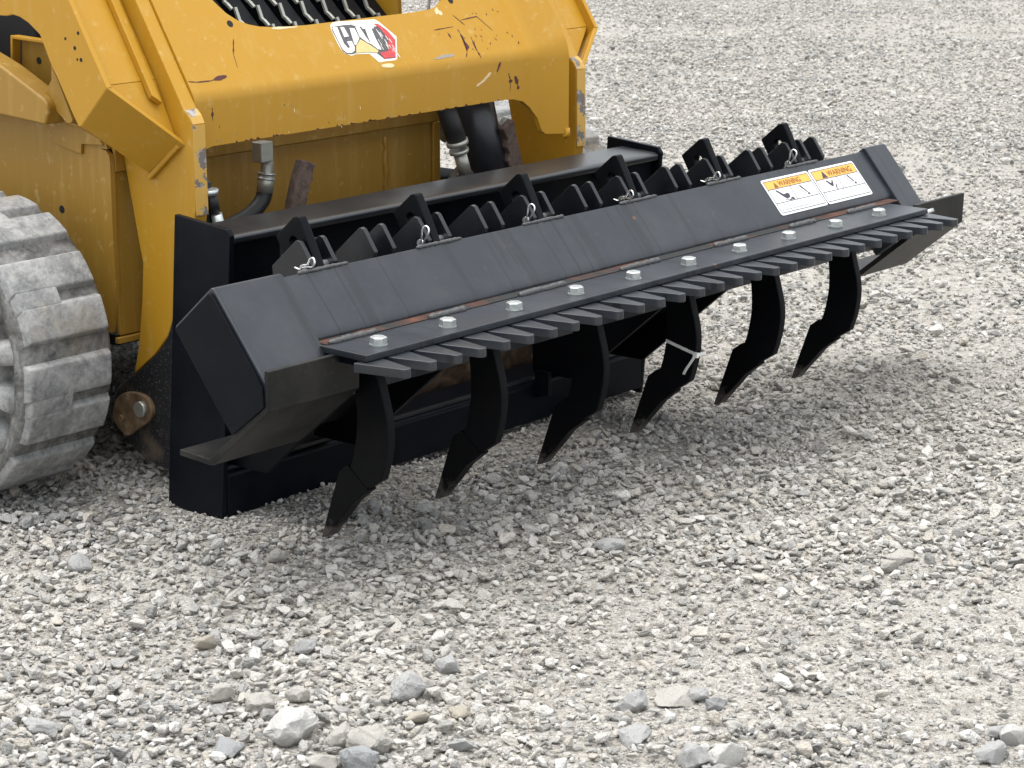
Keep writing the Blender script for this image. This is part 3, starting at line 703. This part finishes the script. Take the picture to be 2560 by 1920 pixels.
logo([(.6841, .1330), (.6968, .1316), (.7155, .1138), (.7260, .0905), (.7046, .0512), (.6706, .0517), (.6660, .0660), (.6924, .0670), (.7074, .0950), (.6960, .1200)], 3, 'red')
logo([(.5622, .1320), (.5667, .1350), (.5773, .1331), (.5760, .120), (.5755, .0960), (.5800, .0860), (.5841, .0831), (.5883, .0873), (.5865, .0996), (.6003, .0992), (.6011, .0861), (.5960, .0770), (.5864, .0731), (.5721, .0745), (.5655, .0825), (.5640, .095)], 3, 'logo_white')
logo([(.5856, .1333), (.5956, .1324), (.5985, .1106), (.5853, .1100)], 3, 'logo_white')
logo([(.6109, .1290), (.6240, .1270), (.6250, .1035), (.6075, .0892), (.6041, .0914)], 3, 'logo_white')
logo([(.6290, .1310), (.6390, .1323), (.6450, .1060), (.6506, .0880), (.6424, .0925), (.6282, .1070)], 3, 'logo_white')
logo([(.6268, .1010), (.6479, .0850), (.6640, .0705), (.6580, .0665), (.6341, .0702), (.5985, .0718), (.6070, .0872)], 3, 'logo_tan')
logo([(.6450, .1310), (.6803, .1300), (.6790, .1225), (.6711, .1219), (.6705, .0990), (.6735, .0717), (.6640, .0740), (.6510, .0875), (.6535, .1227), (.6462, .1242)], 4, 'logo_white')
for k in range(16):
    a, b = random.uniform(.676, .706), random.uniform(.072, .122)
    logo([(a, b), (a + .0012, b), (a + .004, b - .011), (a + .0026, b - .011)], 4, 'logo_white' if k % 3 else 'scuff')
for k in range(7):
    a, b = random.uniform(.692, .716), random.uniform(.055, .105)
    logo([(a, b), (a + .0014, b), (a + .004, b - .010), (a + .0026, b - .010)], 4, 'logo_white')
line_mark([(.655, .036), (.69, .034)], .006, M['pale_scuff'], jag=.2)

# chassis
CH = prism('chassis_panel', [(2.3, .76), (.95, .735), (.85, .722), (.83, .708), (.815, .697), (.780, .720), (.760, .711), (.723, .706), (.668, .691), (.648, .681), (.645, .672), (.716, .671), (.675, .673), (.650, .669), (.640, .660), (.638, .645), (.640, .488), (.637, .401), (.658, .30), (2.3, .30)], 'x', .060, .072, M['yellow_dusty'], LD, .002)
prism('cover_tab', [(.806, .700), (.780, .720), (.760, .711), (.715, .706), (.660, .690), (.650, .680), (.716, .676), (.7185, .6555), (.805, .669)], 'x', .053, .0597, M['yellow_dusty'], CH, .0015)
tube('bolt_hole', [(.0592, .796, .535), (.0602, .796, .535)], .008, M['dark'], CH, 14)
prism('front_face', [(.072, .293), (1.015, .293), (1.015, .625), (.072, .625)], 'y', .645, .657, M['yellow_dusty'], LD, .003)
prism('front_face_top', [(.072, .6255), (1.015, .6255), (1.015, .72), (.072, .72)], 'y', .637, .660, M['yellow_dusty'], LD, .003)
tube('weld_seam', [(.842 + random.uniform(-.003, .003), .645, .30 + .0135 * k) for k in range(24)], [.006 + random.uniform(-.002, .002) for k in range(24)], M['yellow_dusty'], LD, 8)
box('front_face_edge', .992, 1.0145, .636, .6445, .293, .625, M['yellow_dusty'], LD, .002)
box('inner_wall', 1.003, 1.015, .6605, 2.2, .293, .72, M['yellow_dusty'], LD, .002)
box('sill_ledge', .058, 1.014, .632, .6445, .281, .2925, M['yellow_dusty'], LD, .001)
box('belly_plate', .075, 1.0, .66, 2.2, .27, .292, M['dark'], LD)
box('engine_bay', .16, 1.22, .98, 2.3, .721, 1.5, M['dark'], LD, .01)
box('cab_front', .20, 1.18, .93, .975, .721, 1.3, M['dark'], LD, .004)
prism('fender', [(1.6, 1.04), (.893, .822), (.762, .768), (.749, .757), (.747, .745), (.759, .715), (.903, .722), (1.6, .735)], 'x', .000, .052, M['yellow_dusty'], LD, .006)
prism('link_plate', [(.757, .832), (.740, .808), (.698, .730), (.700, .724), (.706, .721), (.716, .721), (.782, .765), (.784, .772), (.758, .803)], 'x', .020, .034, M['yellow_dusty'], LD, .002)
bx = prism('cylinder_box', [(.958, .863), (.966, .780), (.95, .74), (.86, .74), (.84, .862)], 'x', .106, .112, M['yellow_dusty'], LD, .001)
prism('box_rim', [(.968, .870), (.80, .866), (.80, .860), (.9615, .8635), (.969, .775), (.975, .775)], 'x', .085, .1055, M['yellow'], bx, .001)
tube('bolt_hole', [(.1045, .905, .822), (.106, .905, .822)], .007, M['dark'], bx, 14)
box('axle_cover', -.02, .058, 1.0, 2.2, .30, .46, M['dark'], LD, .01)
# serrated step treads seen through the window
for k in range(8):
    X = .43 + .064 * k; pts = []
    n_ = 9
    for i in range(n_ + 1):
        tt = i / n_; y, zz = .84 - .20 * tt, .980 - .165 * tt
        pts += [(y, zz), (y - .010, zz + .004)] if i % 2 == 0 else [(y, zz - .004), (y - .008, zz - .008)]
    o = prism('step_tread', pts + [(.63, .70), (.84, .70)], 'x', X, X + .004, M['shank'], LD, 0)
    rim = [(y - .001, zz + .0014) for y, zz in pts]
    prism('tread_edge', rim + [(y + .004, zz - .004) for y, zz in rim[::-1]], 'x', X - .0012, X + .0062, M['steel'], o, 0)
    prism('tread_web', [(.80, .90), (.79, .93), (.70, .85), (.70, .82)], 'x', X + .0065, X + .052, M['shank'], o, .001)
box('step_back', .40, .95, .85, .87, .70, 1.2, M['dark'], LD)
prism('step_side', [(.70, .70), (.72, 1.1), (.92, 1.1), (.92, .70)], 'x', .955, .97, M['yellow'], LD)
prism('step_panel', [(.97, .70), (1.10, .70), (1.08, 1.1), (.97, 1.1)], 'y', .86, .87, M['yellow_dusty'], LD)
tube('cable', smooth_path([(1.072, .74, .72), (1.082, .73, .88), (1.09, .72, .95), (1.10, .72, 1.1)], 5), .004, M['white_plastic'], LD, 6)

# quick coupler behind the frame
CP = prism('coupler', [(.14, .05), (1.24, .05), (1.24, .50), (.14, .50)], 'y', .440, .462, M['mud'], LD, .004)
random.seed(5)
for k in range(40):
    bmx = bmesh.new(); bmesh.ops.create_icosphere(bmx, subdivisions=2, radius=random.uniform(.006, .022))
    c = Vector((random.uniform(.35, 1.0), .440, random.uniform(.09, .26)))
    for v in bmx.verts: v.co = Vector((v.co.x, v.co.y * .4, v.co.z)) * random.uniform(.85, 1.15) + c
    if k == 0: mud = bmx
    else:
        tmp = bpy.data.meshes.new('t'); bmx.to_mesh(tmp); bmx.free(); mud.from_mesh(tmp); bpy.data.meshes.remove(tmp)
mo = finish('mud_cake', mud, M['mud'], CP, smooth=True); mo['kind'] = 'stuff'
# coupler levers with finger grips
def lever(name, pts, y0, y1, lab):
    o = prism(name, pts, 'y', y0, y1, M['rusty_iron'], LD, .003); o['label'] = lab; return o
lever('coupler_lever', [(.437, .622), (.462, .614), (.477, .606), (.468, .598), (.465, .588), (.466, .577), (.457, .570), (.457, .559), (.448, .550), (.449, .538), (.444, .526), (.441, .47), (.398, .47), (.402, .53), (.412, .562), (.424, .595)], .486, .508, 'rusty left coupler lever with scalloped grip')
lever('coupler_lever', [(1.068, .615), (1.105, .633), (1.118, .585), (1.143, .51), (1.135, .47), (1.085, .47), (1.092, .525), (1.083, .540), (1.092, .556), (1.080, .572), (1.085, .590)], .492, .512, 'rusty right coupler lever with scalloped grip')
# hydraulic cylinder, hoses and fittings
tube('hydraulic_cylinder', [(1.030, .57, .75), (1.055, .553, .60), (1.085, .53, .42)], .047, M['chrome_black'], LD, 28)
tube('hydraulic_line', [(.885, .52, .73), (.905, .505, .65), (.922, .50, .602)], .022, M['rubber'], LD, 16)
tube('clamp_ring', [(.9195, .4995, .606), (.9225, .499, .596)], .025, M['steel'], LD, 16)
tube('clamp_ring', [(.925, .499, .586), (.9275, .499, .578)], .022, M['steel'], LD, 16)
tube('hose_fitting', [(.928, .498, .576), (.944, .497, .530)], .0165, M['steel'], LD, 6)
tube('hose_fitting', [(.944, .497, .530), (.952, .497, .49)], .019, M['rubber'], LD, 14)
tube('drain_pipe', [(.938, .51, .62), (.968, .51, .50)], .006, M['steel'], LD, 8)
box('pipe_block', .368, .402, .535, .565, .618, .66, M['steel'], LD, .003)
tube('steel_elbow', smooth_path([(.386, .55, .630), (.396, .55, .618), (.397, .55, .606), (.394, .55, .590)], 5), .0135, M['steel'], LD, 16)
tube('crimp_collar', [(.394, .55, .592), (.388, .55, .554)], .0175, M['steel'], LD, 18)
tube('crimp_band', [(.3945, .55, .594), (.3938, .55, .590)], .0195, M['zinc'], LD, 18)
tube('crimp_band', [(.3928, .55, .584), (.3920, .55, .580)], .0195, M['zinc'], LD, 18)
tube('hydraulic_hose', smooth_path([(.389, .55, .560), (.381, .55, .540), (.355, .548, .521), (.312, .54, .508), (.26, .53, .500), (.20, .52, .49)], 6), .0165, M['rubber'], LD, 16)
# quick couplers poking up beside the left arm
tube('hose_fitting', [(.142, .44, .60), (.150, .44, .56)], .013, M['rubber'], LD, 12)
tube('hose_fitting', [(.140, .436, .606), (.141, .436, .596)], .015, M['zinc'], LD, 12)
tube('hose_fitting', [(.152, .435, .556), (.166, .432, .50)], .012, M['zinc'], LD, 6)
box('valve_block', .129, .152, .445, .48, .48, .62, M['rubber'], LD, .004)

# rubber tracks
def track(xa, xb, name_label, face_out):
    """belt between xa (outer) and xb (inner) along the loader's side"""
    c1, c2, R0 = (.825, .287), (2.15, .287), .275
    arc = math.pi * R0; st = c2[0] - c1[0]; total = 2 * arc + 2 * st
    def path(s, off):
        s = s % total; R = R0 + off
        if s < arc:                                                  # front half circle from the bottom up
            a = -math.pi / 2 - s / R0; return c1[0] + R * math.cos(a), c1[1] + R * math.sin(a)
        s -= arc
        if s < st: return c1[0] + s, c1[1] + R
        s -= st
        if s < arc: a = math.pi / 2 - s / R0; return c2[0] + R * math.cos(a), c2[1] + R * math.sin(a)
        s -= arc; return c2[0] - s, c2[1] - R
    x0, x1 = sorted((xa, xb))
    bm = bmesh.new(); n = 150; rows = []
    for i in range(n):
        s = total * i / n
        rows.append([bm.verts.new((x, *path(s, off))) for x, off in ((x0, -.022), (x0, 0), (x0 + .012, .004), (x1 - .012, .004), (x1, 0), (x1, -.022))])
    for i in range(n):
        a, b = rows[i], rows[(i + 1) % n]
        for k in range(6): bm.faces.new((a[k], a[(k + 1) % 6], b[(k + 1) % 6], b[k]))
    T = finish('track', bm, M['track_low'], LD, smooth=True); T['label'] = name_label
    def blk(bm, xs, s0, s1, h, m=6, taper=.007):
        rows = []
        for i in range(m + 1):
            s = s0 + (s1 - s0) * i / m; e = taper if i in (0, m) else 0
            sb = s + (-e if i == 0 else e if i == m else 0)
            rows.append([bm.verts.new((xs[0] - .006, *path(sb, .001))), bm.verts.new((xs[0], *path(s, h))), bm.verts.new((xs[1], *path(s, h))), bm.verts.new((xs[1] + .006, *path(sb, .001)))])
        for a, b in zip(rows, rows[1:]):
            for k in range(3): bm.faces.new((a[k], a[k + 1], b[k + 1], b[k]))
        bm.faces.new(rows[0]); bm.faces.new(rows[-1][::-1])
    pitch = total / 22; xm = x0 + (x1 - x0) * .52
    for j in range(22):
        s0 = j * pitch + .0925; bar = pitch * .31; gap = pitch * .15
        bm = bmesh.new()
        blk(bm, (x0 + .016 if face_out < 0 else x0 + .01, x1 - .010), s0, s0 + bar, .0175)
        blk(bm, (x0 + .010, x1 - .012), s0 + bar + gap, s0 + 2 * bar + gap, .0175)
        if face_out < 0: blk(bm, (x0 + .014, xm), s0 + bar - .004, s0 + bar + gap + .004, .0168)
        else: blk(bm, (xm, x1 - .014), s0 + bar - .004, s0 + bar + gap + .004, .0168)
        o = finish('tread_lug', bm, M['track'], T, .004)
    # inner drive lugs, one pair per pitch
    xo = xa
    for j in range(40):
        s = (j + .35) * total / 40
        bm = bmesh.new(); bmesh.ops.create_icosphere(bm, subdivisions=3, radius=1)
        y, zz = path(s, -.056); y2, z2 = path(s, -.08); d = Vector((0, y2 - y, z2 - zz)).normalized(); tng = Vector((1, 0, 0)).cross(d)
        sg = 1 if xa < xb else -1
        for v in bm.verts:
            q_ = [math.copysign(abs(c_) ** .5, c_) for c_ in v.co]
            v.co = Vector((xa + sg * .045, y, zz)) + Vector((1, 0, 0)) * q_[0] * .060 + d * q_[1] * .040 + tng * q_[2] * .026
        finish('drive_lug', bm, M['track'], T, smooth=True)
    sg = 1 if xa < xb else -1
    ringbm = bmesh.new(); n = 48
    rr4 = [[ringbm.verts.new((x, c1[0] + r_ * math.cos(2 * math.pi * k / n), c1[1] + r_ * math.sin(2 * math.pi * k / n))) for k in range(n)] for r_, x in ((.14, xa + sg * .030), (R0 - .021, xa + sg * .022), (R0 - .021, xa + sg * .05), (.14, xa + sg * .05))]
    for a, b in zip(rr4, rr4[1:] + rr4[:1]):
        for k in range(n): ringbm.faces.new((a[k], a[(k + 1) % n], b[(k + 1) % n], b[k]))
    finish('inner_carcass', ringbm, M['track_low'], T)
    # idler and road wheels
    def wheel(nm, cy, cz, r, xw0, xw1):
        prof = [(.02, xw0 + sg * .012), (r * .55, xw0 + sg * .008), (r * .62, xw0), (r - .012, xw0), (r, xw0 + sg * .010), (r, xw1)]
        bm = bmesh.new(); n = 40; rings = [[bm.verts.new((x, cy + rr_ * math.cos(2 * math.pi * k / n), cz + rr_ * math.sin(2 * math.pi * k / n))) for k in range(n)] for rr_, x in prof]
        for a, b in zip(rings, rings[1:]):
            for k in range(n): bm.faces.new((a[k], a[(k + 1) % n], b[(k + 1) % n], b[k]))
        bm.faces.new(rings[0]); bm.faces.new(rings[-1][::-1])
        o = finish(nm, bm, M['track'], T, .002)
    wheel('idler_wheel', c1[0], c1[1], .205, xa - sg * .030, xb - sg * .02)
    wheel('idler_wheel', c2[0], c2[1], .205, xa - sg * .030, xb - sg * .02)
    for cy in (1.22, 1.48, 1.75): wheel('road_wheel', cy, .130, .09, xa - sg * .005, xb - sg * .02)
    box('track_frame', min(xa + sg * .06, xb - sg * .03), max(xa + sg * .06, xb - sg * .03), 1.02, 1.95, .22, .40, M['dark'], T, .01)
track(-.245, -.03, 'dusty rubber track on the near side of the loader', -1)
track(mirror(-.245), mirror(-.03), 'dusty rubber track on the far side of the loader', 1)

# ------------------------------------------------------------------ the larger stones lying in front
def stone_tone(name, lo, hi):
    t = NT(name); tc = t.n.new('ShaderNodeTexCoord'); a = t.noise(30, 6, .65, tc.outputs['Object'], .5); b = t.noise(110, 4, .6, tc.outputs['Object'])
    c = t.mix(t.step(a, .35, .68), lo, hi); c = t.mix(t.math('MULTIPLY', t.step(b, .5, .7), .4), c, tuple(x * .72 for x in lo))
    t.base(c); t.rough(.9); t.b.inputs['Specular IOR Level'].default_value = .25
    t.bump(t.math('ADD', a, t.math('MULTIPLY', b, .4)), .6, .004); return t.m
TON = {'white': stone_tone('stone_white', (.42, .41, .39), (.56, .55, .53)), 'pale': stone_tone('stone_pale', (.34, .32, .29), (.47, .45, .42)), 'grey': stone_tone('stone_grey', (.30, .30, .297), (.44, .438, .43)),
       'blue': stone_tone('stone_blue_grey', (.235, .241, .246), (.39, .395, .396)), 'tan': stone_tone('stone_tan', (.34, .305, .25), (.47, .43, .37))}
INFO = [('white', 'largest white rock lying in the left foreground'), ('grey', 'dark-sided angular grey rock in a hollow right of the largest white rock'), ('pale', 'small rounded tan stone leaning on the dark-sided angular rock'),
        ('pale', 'pale boxy rock at the left end of the foreground cluster'), ('pale', 'tan rock half hidden behind the largest white rock'), ('pale', 'upright pale stone just behind the largest white rock'),
        ('pale', 'blocky pale rock right of the largest white rock'), ('pale', 'broad sloping pale rock right of the blocky one'), ('blue', 'dark blue-grey rough rock near the bottom edge, left foreground'),
        ('tan', 'long tan stone below the dark-sided angular rock'), ('grey', 'tall light grey stone behind the dark-sided angular rock'), ('grey', 'rounded grey stone near the bottom edge, below the long tan stone'),
        ('pale', 'flat pale stone cut by the bottom edge, left of the smooth grey one'), ('blue', 'smooth blue-grey rock cut by the bottom edge'), ('tan', 'small tan stone right of the long tan stone'),
        ('grey', 'grey angular stone at far left below the track'), ('grey', 'long flat blue-grey stone at the left edge'), ('pale', 'pale stone lying just below the nearest ripper point'),
        ('tan', 'lone tan stone in the open gravel left of centre'), ('grey', 'pointed grey stone in the open gravel above the dark-sided rock'), ('white', 'round white rock at the bottom edge right of centre'),
        ('grey', 'sloping grey rock left of the round white rock'), ('grey', 'pyramid-shaped grey stone above the bare sandy patch'), ('grey', 'flat wedge-shaped grey stone beside the bare sandy patch'),
        ('pale', 'long flat pale stone lying right of the pyramid-shaped stone'), ('grey', 'grey stone at the right end of the long flat pale stone'), ('blue', 'small dark stone below the long flat pale stone'),
        ('grey', 'small rough grey stone near the lower right corner'), ('grey', 'pitted grey rock at the bottom edge, lower right corner'), ('grey', 'flat grey slab in the shade in front of the ripper points'),
        ('pale', 'flat pale slab lying right of the ripper in open gravel'), ('white', 'white stone cut by the right edge, lower right corner'), ('pale', 'small pale stone just below the flat slab right of the ripper')]
FLAT = {16: .35, 29: .33, 30: .33, 24: .4, 23: .45, 12: .4, 9: .5}
for i, ((x, y, w), (tone, lab)) in enumerate(zip(ROCKS, INFO)):
    sq = FLAT.get(i, .72); me = stone_mesh('rock', 900 + i * 7, 16 + i % 8, (sq, sq + .06), .035, TON[tone], .16, 3)
    o = bpy.data.objects.new('rock', me); COL.objects.link(o)
    o.scale = (w * 1.58, w * 1.46, w * 1.46); o.rotation_euler = (random.uniform(-.25, .25), random.uniform(-.25, .25), random.uniform(-.5, .9) - .86)
    o.location = (x, y, float(height(x, y)) + w * sq * .42)
    o['label'] = lab; o['category'] = 'rock'; o['group'] = 'larger rocks lying on the gravel'
